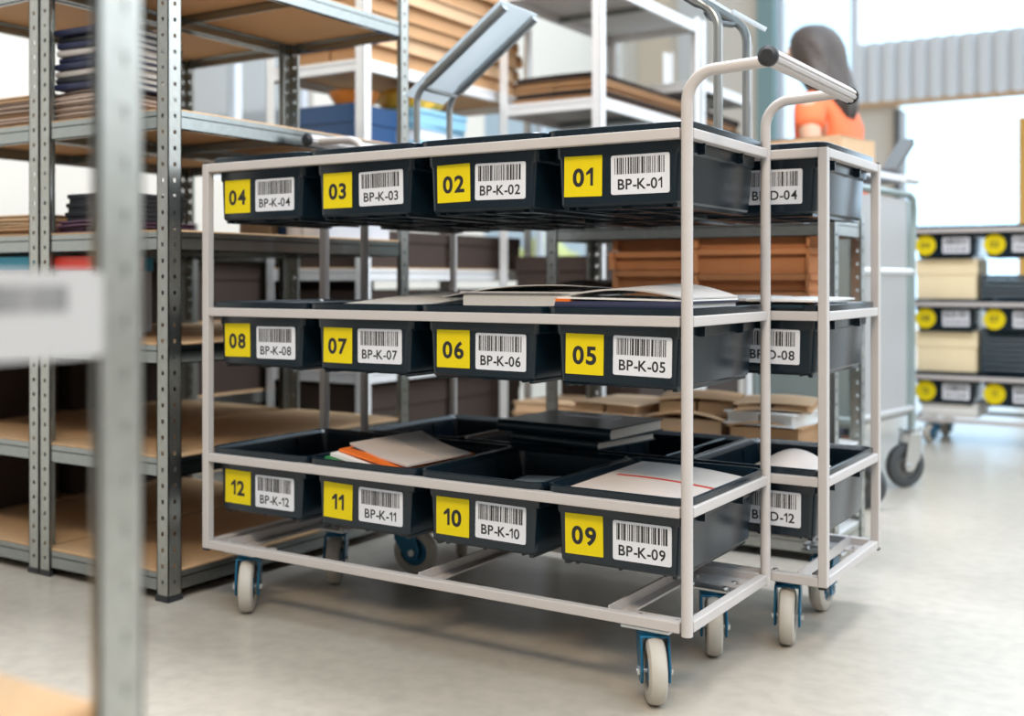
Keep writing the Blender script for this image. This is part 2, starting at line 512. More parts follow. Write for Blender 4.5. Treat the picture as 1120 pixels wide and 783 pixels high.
LV = [.062, .316, .567, .82, 1.09, 1.44]
rack('galvanised rack touching the left end of the front cart, with a perforated corner post', -2.424, -1.970, 1.700, 2.566, 1.86, LV)
rack('galvanised rack at the left edge of the picture, pink boards and tan boxes on it', -2.885, -2.430, 1.700, 2.566, 1.86, LV)
rack('galvanised rack furthest left, dark cartons on its lower shelves', -3.36, -2.895, 1.700, 2.566, .90, LV[:4], perf=False, steel='galvanised')
rack('galvanised rack behind the furthest left one, added as backdrop with dark cartons', -3.37, -2.91, 2.60, 3.56, .90, LV[:4], perf=False, steel='galvanised')  # added rack, blocks the pale wall showing through behind the front one
rack('galvanised rack carrying a tall pile of flat brown cardboard', -2.90, -2.45, 2.945, 4.03, 1.95, [.062, .40, .75, 1.10, 1.46], perf=False)
rack('tall white-looking rack with brown flat boxes on its shelf behind the front cart', -2.42, -1.97, 3.737, 4.67, 1.87, [.10, .60, 1.0, 1.395, 1.845], perf=False, board='white_board')
rack('far rack right of the tall white-looking rack, with brown boards on its upper shelf', -2.42, -1.97, 4.70, 5.31, 1.87, [.10, .60, 1.0, 1.36, 1.60], perf=False, board='white_board')
rack('low galvanised rack behind the rear cart, holding orange boxes and cardboard', -1.66, -.825, 2.81, 3.09, .885, [.062, .275, .625, .865], board='white_board', perf=True, steel='galvanised')
fore_rack = rack('blurred rack in the left foreground with a white shelf label on it', -1.15, -.631, .12, .523, 1.6, [.411, .7140], perf='filled', mid=False)

def fore_label():
    x = .2595 + .0005
    c = rrect(-.062, .062, -.028, .028, .004, 0)
    f = Matrix(((0, 0, 1, 0), (1, 0, 0, 0), (0, 1, 0, 0), (0, 0, 0, 1)))
    rot = lambda dx: Matrix.Translation((x + dx, .105, .690)) @ f
    m = MB(); m.rings([[(a, b, 0.0) for a, b, z in c], [(a, b, .0014) for a, b, z in c]], True, True, xf=rot(0))
    o = m.build('shelf_label', 'label_card', fore_rack)
    o['label'] = 'white shelf label with a barcode'
    q = MB(); rnd = random.Random(3); u = -.052
    while u < .035:
        w = rnd.choice((.0008, .0014, .0022)); q.box(u, u + w, .002, .019, .0013, .0017, xf=rot(0)); u += w + rnd.choice((.0009, .0016))
    q.build('barcode', 'ink_soft', o)
fore_label()
# ---------------------------------------------------------------- carts
CL, CD = 1.146, .395           # length, depth
RAILS = (.9555, .6430, .3265)
BASE = .1365

def caster_parts(parent, loc, ang, rubber='caster_rubber', forkm='caster_blue', R=.0555, top=.127, wid=.030, hubm='caster_blue'):
    """swivel caster; loc = swivel axis on the floor, ang = heading of the wheel (trail direction)"""
    tr = .028
    c = MB()
    c.box(-.045, .045, -.032, .032, top - .006, top)
    for sx in (-1, 1):
        for sy in (-1, 1): c.lathe([(0, top), (.006, top), (.006, top + .005), (0, top + .006)], 8, xf=Matrix.Translation((sx * .034, sy * .022, 0)))
    root = c.build('caster', 'zinc', parent, bevel=.0015, loc=loc)
    rot = Matrix.Rotation(ang, 4, 'Z')
    f = MB()
    f.lathe([(0, top - .018), (.024, top - .018), (.027, top - .012), (.024, top - .006), (0, top - .006)], 20, xf=rot)
    hw = wid / 2 + .006
    for s in (-1, 1):
        poly = [(-.030, top - .014), (.022, top - .014), (.018, R + .03), (-tr + .020, R - .012), (-tr + .010, R - .02), (-tr - .014, R - .018), (-tr - .020, R + .004)]
        f.prism(poly, *sorted((s * hw, s * (hw + .0045))), xf=rot)
    f.box(-.030, .022, -hw - .004, hw + .004, top - .018, top - .013, xf=rot)
    f.build('fork', forkm, root, bevel=.002)
    w = MB(); h = wid / 2
    prof = [(R * .62, -h), (R * .86, -h), (R * .95, -h * .78), (R * .99, -h * .4), (R, 0), (R * .99, h * .4), (R * .95, h * .78), (R * .86, h), (R * .62, h), (R * .60, h * .7), (R * .60, -h * .7), (R * .62, -h)]
    X = rot @ Matrix.Translation((-tr, 0, R))
    w.lathe(prof, 36, 'Y', xf=X)
    w.build('wheel', rubber, root, smooth=35)
    q = MB(); q.lathe([(0, -h * .85), (R * .30, -h * .95), (R * .34, -h * .6), (R * .61, -h * .55), (R * .61, h * .55), (R * .34, h * .6), (R * .30, h * .95), (0, h * .85)], 24, 'Y', xf=X)
    q.build('hub', hubm, root, smooth=35)
    a = MB()
    a.tube([(-tr, -hw - .010, R), (-tr, hw + .010, R)], .0042, 10, xf=rot)
    for s in (-1, 1): a.lathe([(0, s * (hw + .0045)), (.0085, s * (hw + .0045)), (.0085, s * (hw + .009)), (0, s * (hw + .009))], 6, 'Y', xf=rot @ Matrix.Translation((-tr, 0, R)))
    a.build('axle_bolt', 'zinc', root)
    return root

def make_cart(label, x0, y0, mirror=False, handle=True, desk=True, casters=None, name='picking_cart', RAILS=RAILS, BASE=BASE, wheel=None):
    r = thing(name, label, 'cart', (x0, y0, 0), 0, 'grey tube carts carrying black trays')
    L, D = CL, CD
    mx = (lambda x: L - x) if mirror else (lambda x: x)
    def bx(m, xa, xb, *a): m.box(*sorted((mx(xa), mx(xb))), *a)
    P = 'frame_paint'; s = .018
    # plain end (left unless mirrored)
    for y in (0, D - s):
        m = MB(); bx(m, 0, s, y, y + s, BASE - .0085, RAILS[0] + .009)
        p = m.build('post', P, r, bevel=.002)
        c = MB(); bx(c, .001, s - .001, y + .001, y + s - .001, RAILS[0] + .009, RAILS[0] + .012)
        c.build('end_cap', 'black_cap', p)
        c = MB(); bx(c, .001, s - .001, y + .001, y + s - .001, BASE - .013, BASE - .0085)
        c.build('foot_cap', 'black_cap', p)
    # handle end: round posts that bend outwards and carry the push bar
    rr = .0098; zt = 1.056; br = .05; xp = L - rr
    ends = []
    for y in (rr, D - rr):
        if handle:
            pts = [(mx(xp), y, .1235), (mx(xp), y, .5), (mx(xp), y, zt - br)]
            pts += [(mx(xp + br - br * math.cos(t)), y, zt - br + br * math.sin(t)) for t in [PI / 2 * i / 8 for i in range(1, 9)]]
            pts += [(mx(xp + .145), y, zt + .004)]
            MB().tube(pts, rr, 16).build('handle_post', P, r, smooth=40)
        else:
            m = MB(); bx(m, L - s, L, y - rr, y - rr + s, BASE - .0085, RAILS[0] + .009)
            p = m.build('post', P, r, bevel=.002)
            c = MB(); bx(c, L - s + .001, L - .001, y - rr + .001, y - rr + s - .001, RAILS[0] + .009, RAILS[0] + .012)
            c.build('end_cap', 'black_cap', p)
    if handle:
        xe = mx(xp + .152); ze = zt + .004; rb = .0145
        g = MB()
        ring = lambda y: [(xe + (rb - (.0028 if k % 4 == 0 else 0)) * math.cos(2 * PI * k / 32), y, ze + (rb - (.0028 if k % 4 == 0 else 0)) * math.sin(2 * PI * k / 32)) for k in range(32)]
        g.rings([ring(-.028), ring(D + .028)], True, True)
        b = g.build('push_bar', P, r, smooth=30)
        for y, q in ((-.028, -1), (D + .028, 1)):
            c = MB(); c.lathe([(0, y + q * .008), (.010, y + q * .008), (.0165, y + q * .003), (.0165, y - q * .004), (0, y - q * .004)], 24, 'Y', xf=Matrix.Translation((xe, 0, ze)))
            c.build('end_cap', 'black_cap', b, smooth=35)
    # rails of three levels and base
    for z in RAILS + (BASE,):
        hh = .009
        xi0, xi1 = (s if z != RAILS[0] else s), L - .0205
        for y in (0.001, D - .019):
            m = MB(); bx(m, xi0, xi1, y, y + .018, z - hh, z + hh); m.build('rail', P, r, bevel=.0018)
        for x in (.001, L - .020):
            m = MB(); bx(m, x, x + .018, .021, D - .021, z - hh, z + hh); m.build('rail', P, r, bevel=.0018)
    for x in (.06, .575, .985):
        m = MB(); bx(m, x, x + .024, .019, D - .019, BASE - .009, BASE - .005); bx(m, x, x + .004, .019, D - .019, BASE - .005, BASE + .013)
        m.build('cross_bar', P, r)
    for xa, xb in ((.021, .15), (L - .150, L - .021)):
        for ya, yb in ((.019, .075), (D - .075, D - .019)):
            m = MB(); bx(m, xa, xb, ya, yb, BASE - .0095, BASE - .0055)
            for q in (xa + .02, xb - .02): m.lathe([(0, BASE + .001), (.006, BASE + .001), (.006, BASE - .006), (0, BASE - .006)], 6, xf=Matrix.Translation((mx(q), (ya + yb) / 2 - .015, 0)))
            m.build('caster_plate', P, r)
    for (x, y, a) in casters:
        caster_parts(r, (x, y, 0), a, **(wheel or {}))
    if desk:
        xa = L - .030; za = RAILS[0] + .005; zb = 1.165; tr_ = .0085; ang = math.radians(35); R = .05
        for y in (.195, .338):
            pts = [(mx(xa), y, za), (mx(xa), y, zb)]
            n = 8
            for i in range(1, n + 1):
                t = (PI / 2 - ang) * i / n
                pts.append((mx(xa - R + R * math.cos(t)), y, zb + R * math.sin(t)))
            ex, ez = pts[-1][0], pts[-1][2]
            d = -1 if not mirror else 1
            pts += [(ex + d * q * math.cos(ang), y, ez + q * math.sin(ang)) for q in (.01, .02, .30)]
            rs = [tr_] * (len(pts) - 2) + [.0115, .0115]
            MB().tube(pts, rs, 14).build('desk_support', 'tube_grey', r, smooth=40)
            m = MB(); m.lathe([(0, za - .004), (.014, za - .004), (.014, za + .004), (0, za + .006)], 16, xf=Matrix.Translation((mx(xa), y, 0)))
            m.build('support_foot', 'zinc', r)
        # loop between the supports at the bend
        m = MB(); yl = [(.195, 0), (.205, -.016), (.235, -.026), (.298, -.026), (.328, -.016), (.338, 0)]
        m.tube([(ex - d * (.004 + .6 * q), y, ez - .002 + .25 * q) for y, q in yl], .006, 10)
        m.build('desk_loop', 'tube_grey', r, smooth=40)
        # sloping plate with folded edges, carried on the supports
        u = Vector((d * math.cos(ang), 0, math.sin(ang))); nrm = Vector((-d * math.sin(ang), 0, math.cos(ang)))
        o = Vector((ex, 0, ez)) + nrm * (.0115 + .0005)
        m = MB()
        def slab(u0, u1, y0, y1, n0, n1):
            vs = [o + u * a + Vector((0, b, 0)) + nrm * c for c in (n0, n1) for b in (y0, y1) for a in (u0, u1)]
            m.add(vs, [(0, 2, 3, 1), (4, 5, 7, 6), (0, 1, 5, 4), (2, 6, 7, 3), (0, 4, 6, 2), (1, 3, 7, 5)])
        slab(-.055, .305, .180, .353, 0, .0022)
        slab(-.055, -.053, .180, .353, .0022, .009)
        m.build('desk_plate', 'frosted_acrylic', r)
    return r

HEAD = math.atan2(.845, -.534)          # wheels point the way the camera looks
C1 = (-1.889, 1.723); C2 = (-1.784, 2.125); C3 = (-1.185, 5.155)
make_cart('grey tube cart in front holding the trays with yellow square stickers', *C1,
    casters=[(.095, .048, HEAD + .10), (CL - .085, .036, HEAD + .02), (.105, .322, HEAD), (CL - .092, .322, HEAD - .12)])
make_cart('grey tube cart directly behind the front one, carrying trays coded BP-D', *C2, mirror=True,
    casters=[(.094, .062, HEAD + 1.25), (CL - .095, .060, HEAD - .30), (.10, .30, HEAD), (CL - .100, .322, HEAD - .55)])
RAILS3 = (.926, .606, .287)
make_cart('distant grey tube cart by the open shutter, its trays marked with yellow discs', *C3, handle=False, desk=False,
    RAILS=RAILS3, BASE=.1015, wheel=dict(R=.040, top=.092),
    casters=[(.095, .05, 1.2), (CL - .085, .05, 1.0), (.105, .31, 1.4), (CL - .09, .31, 1.3)])

# ---------------------------------------------------------------- trays
TW, TH = .2825, .118
FY = .026            # front face of the tray body
def tray_mesh():
    m = MB()
    D = CD
    def rg(w, ya, yb, z, r=.014): return rrect(-w / 2, w / 2, ya, yb, r, z)
    z0 = .0095
    out = [rg(.224, FY + .004, D - .034, -TH + .004, .010), rg(.230, FY + .0005, D - .030, -TH + .008, .012),
           rg(.240, FY, D - .026, -.030, .014), rg(.250, FY, D - .024, -.026, .014), rg(.253, FY, D - .023, z0 - .002, .014),
           rg(TW - .001, .0115, D - .0115, z0, .030), rg(TW, .011, D - .011, z0 + .011, .030), rg(TW - .004, .013, D - .013, z0 + .0125, .028),
           rg(TW - .012, .017, D - .017, z0 + .0125, .025), rg(TW - .016, .020, D - .020, z0 + .010, .022),
           rg(.247, FY + .003, D - .027, z0 + .004, .012), rg(.236, FY + .004, D - .030, -.03, .012), rg(.222, FY + .006, D - .036, -TH + .009, .010)]
    m.rings(out, True, True)
    # underside: foot ring and ribs
    for x in (-.085, 0, .085): m.box(x - .0025, x + .0025, FY + .012, D - .045, -TH - .001, -TH + .005)
    for y in (.06, .18, .30): m.box(-.100, .100, y - .0025, y + .0025, -TH - .0005, -TH + .005)
    for sx in (-1, 1): m.box(*sorted((sx * .100, sx * .109)), FY + .010, D - .040, -TH - .002, -TH + .006)
    # ribs under the rim on the sides
    for y in (.09, .27):
        for sx in (-1, 1): m.box(*sorted((sx * .118, sx * .137)), y - .002, y + .002, -.028, z0)
    return m.mesh('storage_tray', 'tray_plastic', 32)
TRAY = tray_mesh()
def card_mesh(w, h, r, m, t=.0008):
    c = rrect(-w / 2, w / 2, -h / 2, h / 2, r, 0)
    b = MB(); b.rings([[(x, 0, z) for x, z, _ in c], [(x, -t, z) for x, z, _ in c]], True, True)
    return b.mesh('card', m)
CARD_Y = card_mesh(.0755, .0715, .001, 'yellow_vinyl')
CARD_W = card_mesh(.1105, .0680, .004, 'label_white', .0012)
def disc_mesh():
    b = MB(); b.lathe([(0, 0), (.044, 0), (.044, -.0008), (0, -.0008)], 32, 'Y'); return b.mesh('disc', 'yellow_vinyl')
DISC = disc_mesh()
def barcode_mesh(seed):
    rnd = random.Random(seed); m = MB(); x = -.048
    while x < .046:
        w = rnd.choice((.0010, .0012, .0018, .0018, .0028, .0038)); m.box(x, min(x + w, .0485), -.0016, -.0011, .001, .0295)
        x += w + rnd.choice((.0011, .0014, .0018, .0024, .0030))
    return m.mesh('barcode', 'ink')
def linked(name, me, parent, loc=(0, 0, 0), rot=(0, 0, 0)):
    o = bpy.data.objects.new(name, me); COL.objects.link(o); o.parent = parent; o.location = loc; o.rotation_euler = rot
    return o
def make_tray(label, cx, y0, z, number=None, code=None, style='square', seed=0, group=None):
    o = bpy.data.objects.new('storage_tray', TRAY); COL.objects.link(o); o.location = (cx, y0, z)
    tag(o, label, 'tray', group)
    rnd = random.Random(seed)
    if number:
        if style == 'square':
            k = linked('number_sticker', CARD_Y, o, (-.064 + rnd.uniform(-.003, .003), FY - .0002, -.062 + rnd.uniform(-.0015, .0015)), (0, rnd.uniform(-.02, .02), 0))
            text_obj('number', number, .0430, 'ink', k, (0, -.0010, -.002), bold=.032, xs=1.06)
        else:
            k = linked('number_sticker', DISC, o, (-.083, FY - .0002, -.062))
            text_obj('number', number, .034, 'ink', k, (0, -.0010, 0), bold=.02)
    if code:
        k = linked('barcode_label', CARD_W, o, ((.046 if number else .034) + rnd.uniform(-.003, .003), FY - .0002, -.062 + rnd.uniform(-.0015, .0015)), (0, rnd.uniform(-.02, .02), 0))
        linked('barcode', barcode_mesh(seed + 50), k)
        if code != '-':
            text_obj('code', code, .0255, 'ink', k, (0.0, -.0014, -.0165), bold=.018, xs=1.0)
        else:
            m = MB(); x = -.046
            while x < .04:
                w = rnd.uniform(.006, .016); m.box(x, x + w, -.0016, -.0011, -.022, -.011); x += w + .005
            me = m.mesh('lines', 'ink_soft'); linked('text_lines', me, k)
    return o
POSN = ('leftmost', 'second from the left', 'second from the right', 'rightmost')
ROWN = ('top', 'middle', 'bottom')
def tx(C, i): return C[0] + .14775 + .2835 * i
for row in range(3):
    for i in range(4):
        n = row * 4 + (4 - i); nm = '%02d' % n
        make_tray('black tray with yellow %s sticker, %s, %s row, front cart' % (nm, POSN[i], ROWN[row]), tx(C1, i), C1[1], RAILS[row], nm, 'BP-K-' + nm, seed=n)
for row in range(3):
    for i in range(4):
        n = row * 4 + i + 1
        if i == 3:
            make_tray('black tray labelled BP-D-%02d, rightmost, %s row, rear cart' % (n, ROWN[row]), tx(C2, i), C2[1], RAILS[row], None, 'BP-D-%02d' % n, seed=n + 100)
        else:
            make_tray('black tray in the %s row of the rear cart, %s' % (ROWN[row], ('at its left end', 'second from its left end', 'second from its right end')[i]),
                tx(C2, i), C2[1], RAILS[row], seed=n + 100)
for row in range(3):
    for i in range(4):
        n = row * 4 + (4 - i); nm = '%02d' % n
        if i < 2:
            lab = 'black tray with yellow disc %s, %s, %s row, distant cart' % (nm, POSN[i], ROWN[row])
        else:
            lab = 'black tray in the %s row of the distant cart, %s' % (ROWN[row], 'second from its right end' if i == 2 else 'at its right end')
        make_tray(lab, tx(C3, i), C3[1], RAILS3[row], nm if i < 2 else None, '-' if i < 2 else None, 'disc', seed=n + 200)
# ---------------------------------------------------------------- small goods
ORD = ['lowest', 'second from the bottom', 'third from the bottom', 'fourth from the bottom', 'fifth from the bottom', 'sixth from the bottom',
       'seventh from the bottom', 'eighth from the bottom', 'ninth from the bottom', 'tenth from the bottom', 'eleventh from the bottom', 'twelfth from the bottom']
def ordn(i, n):
    return 'topmost' if i == n - 1 else ORD[i]

def sheet(name, label, cat, corners, m, t=.0012, bulge=0.0, curl=0.0, group=None, parent=None, nx=14, ny=10, u0=0, u1=1, v0=0, v1=1, lift=0.0):
    """paper patch: corners a (near left), b (near right), c (far right), d (far left)"""
    a, b, c, d = [Vector(p) for p in corners]
    def P(u, v):
        p = a * (1 - u) * (1 - v) + b * u * (1 - v) + c * u * v + d * (1 - u) * v
        return p + Vector((0, 0, bulge * math.sin(PI * u) * (.6 + .4 * v) + curl * (1 - u) ** 3 + lift))
    us = [u0 + (u1 - u0) * i / nx for i in range(nx + 1)]; vs_ = [v0 + (v1 - v0) * j / ny for j in range(ny + 1)]
    top = [P(u, v) for v in vs_ for u in us]
    n = nx + 1; N = len(top)
    vs = [tuple(p) for p in top] + [(p.x, p.y, p.z - t) for p in top]
    fs = []
    for j in range(ny):
        for i in range(nx):
            q = (j * n + i, j * n + i + 1, (j + 1) * n + i + 1, (j + 1) * n + i)
            fs.append(q); fs.append(tuple(N + k for k in reversed(q)))
    bd = [i for i in range(n)] + [j * n + nx for j in range(1, ny + 1)] + [ny * n + i for i in range(nx - 1, -1, -1)] + [j * n for j in range(ny - 1, 0, -1)]
    for k in range(len(bd)):
        i, j = bd[k], bd[(k + 1) % len(bd)]; fs.append((i, N + i, N + j, j))
    mb = MB(); mb.add(vs, fs)
    o = mb.build(name, m, parent, smooth=40)
    if label: tag(o, label, cat, group)
    return o

def book(label, cx, cy, z, w, d, t, rz, cover, group=None, cat='book', tilt=(0, 0), name='book', title=None):
    """closed book lying flat; spine towards local -y"""
    r = thing(name, label, cat, (cx, cy, z), rz, group)
    r.rotation_euler = (tilt[0], tilt[1], rz)
    c = MB(); k = .0028
    n = 8; sp = []
    c.box(-w / 2, w / 2, -d / 2, d / 2, 0, k); c.box(-w / 2, w / 2, -d / 2, d / 2, t - k, t)
    arcp = [(-w / 2, -d / 2 - .35 * t * math.sin(PI * i / n), t / 2 - t / 2 * math.cos(PI * i / n)) for i in range(n + 1)]
    inn = [(-w / 2, -d / 2 - .35 * t * math.sin(PI * i / n) + k, t / 2 - (t / 2 - k) * math.cos(PI * i / n)) for i in range(n + 1)]
    rng = arcp + inn[::-1]
    c.rings([rng, [(-p[0], p[1], p[2]) for p in rng]], True, True)
    c.build('cover', cover, r)
    MB().box(-w / 2 + .004, w / 2 - .004, -d / 2 + .001, d / 2 - .005, k, t - k).build('pages', 'page_edge', r)
    if title:
        m = MB(); rnd = random.Random(4); x = -w * .28
        while x < w * .25:
            q = rnd.uniform(.008, .02); m.box(x, x + q, d * .12, d * .12 + .034, t, t + .0006); x += q + .005
        m.build('title_line', 'label_white', r)
    return r

def flat_carton(name, label, cx, cy, z, w, d, t, rz, m, group, cat='cardboard', seed=0, parent=None):
    """folded-flat cardboard box: two plies joined by a round fold on one side, a flap slot on the other"""
    rnd = random.Random(seed)
    k = min(.004, t * .3); n = 6
    bow = rnd.uniform(0, .3) * t
    def zz(x): return bow * math.sin(PI * (x + w / 2) / w)
    mb = MB()
    xs = [-w / 2 + w * i / 8 for i in range(9)]
    for base in (0, t - k):
        lo = [(x, -d / 2 + rnd.uniform(0, .006) * (base > 0), base + zz(x)) for x in xs]
        rings = [[(x, -d / 2 + .004 * (base > 0), base + zz(x)), (x, d / 2, base + zz(x)), (x, d / 2, base + k + zz(x)), (x, -d / 2 + .004 * (base > 0), base + k + zz(x))] for x in xs]
        mb.rings(rings, True, True)
    oy = [(math.sin(PI * i / n) * t * .5, t / 2 - t / 2 * math.cos(PI * i / n)) for i in range(n + 1)]
    iy = [(math.sin(PI * i / n) * (t * .5 - k), t / 2 - (t / 2 - k) * math.cos(PI * i / n)) for i in range(n + 1)]
    prof = oy + iy[::-1]
    mb.rings([[(x, d / 2 + a, b + zz(x)) for a, b in prof] for x in xs], True, True)
    # inner flaps seen between the plies
    mb.box(-w / 2 + .01, -.004, -d / 2 + .008, d / 2 - .01, k, t - k); mb.box(.004, w / 2 - .01, -d / 2 + .012, d / 2 - .01, k, t - k)
    o = mb.build(name, m, parent, loc=(cx, cy, z), rot=(0, 0, rz))
    return tag(o, label, cat, group)

def carton_tray(label, cx, cy, z, w, d, hgt, rz, m, group, seed=0, lip=.015):
    """shallow cardboard box: recessed walls, rim folded outwards along the upper edge, corner flaps sticking out"""
    mb = MB(); t = .004; W, D = w / 2 - .012, d / 2 - .014
    mb.box(-W, W, -D, D, 0, t)
    for s in (-1, 1):
        mb.box(*sorted((s * W, s * (W - t))), -D, D, 0, hgt)
        mb.box(-W, W, *sorted((s * D, s * (D - t))), 0, hgt)
        mb.box(*sorted((s * (W - t), s * (W + .012))), -D - .014, D + .014, hgt - lip, hgt)
        mb.box(-W - .012, W + .012, *sorted((s * (D - t), s * (D + .014))), hgt - lip, hgt)
    # curled corner flaps at the front edges
    rnd = random.Random(seed); n = 8
    for q in (-1, 1):
        e = .016 + rnd.uniform(0, .006)
        prof = [(q * (W + .001 + .010 * (1 - math.cos(PI * .5 * i / n))), -D - e * math.sin(PI * .5 * i / n)) for i in range(n + 1)]
        inn = [(x - q * .004, y - .000) for x, y in prof]
        pr = prof + inn[::-1]
        mb.rings([[(x, y, zz) for x, y in pr] for zz in (0.002, hgt)], True, True)
    o = mb.build('cardboard_tray', m, loc=(cx, cy, z), rot=(0, 0, rz), bevel=.0012)
    return tag(o, label, 'box', group)

def lidded_box(name, label, cx, cy, z, w, d, hgt, rz, body, lid, cat='box', group=None, lh=.3):
    r = thing(name, label, cat, (cx, cy, z), rz, group)
    MB().rings([rrect(-w / 2 + .004, w / 2 - .004, -d / 2 + .004, d / 2 - .004, .008, zz) for zz in (0, hgt * (1 - lh) + .002)], True, True).build('body', body, r)
    MB().rings([rrect(-w / 2, w / 2, -d / 2, d / 2, .01, zz) for zz in (hgt * (1 - lh), hgt)], True, True).build('lid', lid, r, bevel=.002)
    return r

def bottle(label, cx, cy, z, rad, hgt, m, cap):
    r = thing('bottle', label, 'bottle', (cx, cy, z))
    MB().lathe([(0, 0), (rad * .95, 0), (rad, .006), (rad, hgt * .68), (rad * .85, hgt * .78), (rad * .38, hgt * .85), (rad * .38, hgt * .9), (0, hgt * .9)], 24).build('body', m, r, smooth=40)
    MB().lathe([(0, hgt * .88), (rad * .46, hgt * .88), (rad * .46, hgt), (0, hgt)], 20).build('cap', cap, r, smooth=40)
    return r

# ---- bottom row of the front cart
Z3, Z2, Z1 = [z + .0095 for z in RAILS]; Z1, Z3 = Z3, Z1      # rim seat heights, top row .. bottom row
zb = RAILS[2]
A11, B11, C11, D11 = (-1.365, 1.772, zb + .0205), (-1.340, 1.96, zb + .024), (-1.50, 2.0, zb + .054), (-1.565, 1.835, zb + .042)
sheet('magazine', 'green-covered magazine sticking out at the left of the tray with sticker 11', 'magazine', [(-1.575, 1.768, zb + .021), (-1.40, 1.762, zb - .010), (-1.40, 2.0, zb - .012), (-1.575, 1.90, zb + .024)], 'green_cover', .012, .002)
sheet('brochure', 'white brochure between the green and the orange one in the front cart', 'brochure', [(-1.566, 1.775, zb + .0285), (-1.38, 1.763, zb - .002), (-1.38, 2.01, zb - .004), (-1.566, 1.93, zb + .032)], 'paper_white', .007, .002)
OR = [(-1.560, 1.795, zb + .0345), (-1.368, 1.765, zb + .010), (-1.372, 2.02, zb + .012), (-1.560, 1.93, zb + .037)]
o = sheet('brochure', 'orange brochure with a black band under the grey magazine in the front cart', 'brochure', OR, 'orange_cover', .005, .002)
sheet('black_band', None, None, OR, 'dark_cover', .0007, .002, parent=o, v0=.18, v1=.40, u0=.06, u1=.66, lift=.0009)
MG = [D11, A11, B11, C11]
o = sheet('magazine', 'open grey-pink magazine lying on top in the tray with sticker 11', 'magazine', MG, 'warm_paper', .004, -.006, .0)
sheet('grey_band', None, None, MG, 'paper_grey', .0007, -.006, .0, parent=o, v0=.55, v1=.985, u0=.02, u1=.98, lift=.0008)
# tray 10: two thin booklets at the bottom
zt = zb - TH + .0095
for (cx, cy, dz, rz, m, lab) in ((-1.155, 1.955, 0, .30, 'paper_blue', 'blue-grey booklet lying at the bottom of the tray with sticker 10'), (-1.150, 1.965, .042, .12, 'paper_blue', 'pale booklet on top of the blue-grey one inside the tray with sticker 10')):
    W, D = .10, .14
    c, s = math.cos(rz), math.sin(rz)
    q = [(cx + c * x - s * y, cy + s * x + c * y, zt + .042 + dz) for x, y in ((-W * .85, -D / 2), (W * .85, -D / 2), (W * .85, D / 2), (-W * .85, D / 2))]
    sheet('booklet', lab, 'booklet', q, m, .041, .003)
# tray 09: wide papers up to the rim
for k in range(3):
    q = [(-1.020 + .008 * k, 1.752 + .004 * k, zb - .012 + .010 * k), (-.775, 1.750, zb - .010 + .009 * k), (-.770, 2.045, zb - .006 + .009 * k), (-1.000 + .01 * k, 2.035, zb + .002 + .010 * k)]
    o = sheet('paper_sheet', ('lowest sheet of the paper pile in the tray with sticker 09', 'middle sheet of the paper pile in the tray with sticker 09', 'top sheet with a red line in the tray with sticker 09')[k],
        'paper', q, ('paper_white', 'paper_grey', 'warm_paper')[k], .006, (.0, .002, .006)[k], .004)
    if k == 2:
        sheet('red_line', None, None, q, 'red_cover', .0006, .006, .004, parent=o, v0=.52, v1=.545, u0=.10, u1=1.0, lift=.0009)
        sheet('grey_panel', None, None, q, 'paper_grey', .0006, .006, .004, parent=o, v0=.56, v1=.99, u0=.08, u1=.99, lift=.0008)
# ---- middle row of the front cart
zm = RAILS[1] + .0235
sheet('paper_sheet', 'blue-white sheet just above the rim of the tray with sticker 08', 'paper', [(-1.85, 1.78, zm - .006), (-1.64, 1.77, zm - .005), (-1.64, 2.02, zm - .005), (-1.85, 2.02, zm - .006)], 'paper_blue', .004, .002)
sheet('paper_sheet', 'curled cream leaf rising above the tray with sticker 07', 'paper', [(-1.56, 1.80, zm - .004), (-1.36, 1.79, zm - .006), (-1.36, 2.03, zm + .012), (-1.50, 2.03, zm + .020)], 'paper_white', .002, .004)
r = book('thick white book with its grey cover lifting in the tray with sticker 06', -1.122, 1.885, zm - .010, .25, .20, .034, .05 + PI, 'paper_grey', cat='book')
sheet('loose_cover', None, None, [(-.10, -.105, .040), (.165, -.10, .020), (.165, .10, .022), (-.10, .10, .046)], 'paper_grey', .0015, .008, parent=r, lift=.001)
r = book('navy notebook with an orange tab under white sheets, in the tray with sticker 05', -.895, 1.885, zm - .012, .255, .23, .020, -.03, 'navy_cover', cat='notebook', name='notebook')
sheet('orange_tab', None, None, [(-.128, -.118, .024), (-.098, -.118, .0235), (-.098, -.08, .0235), (-.128, -.08, .024)], 'orange_cover', .013, 0, parent=r, nx=3, ny=3)
for k in range(2):
    sheet('paper_sheet', ('white sheet lying directly on the navy notebook in the front cart', 'curled grey leaf on top of the white sheet over the navy notebook')[k], 'paper',
        [(-1.025 + .02 * k, 1.775 + .01 * k, zm + .0150 + .006 * k), (-.775, 1.770, zm + .012 + .004 * k), (-.765, 1.995, zm + .012 + .004 * k), (-1.015 + .03 * k, 2.0, zm + .016 + .006 * k)], ('paper_white', 'paper_grey')[k], .003, (.0, .020)[k])
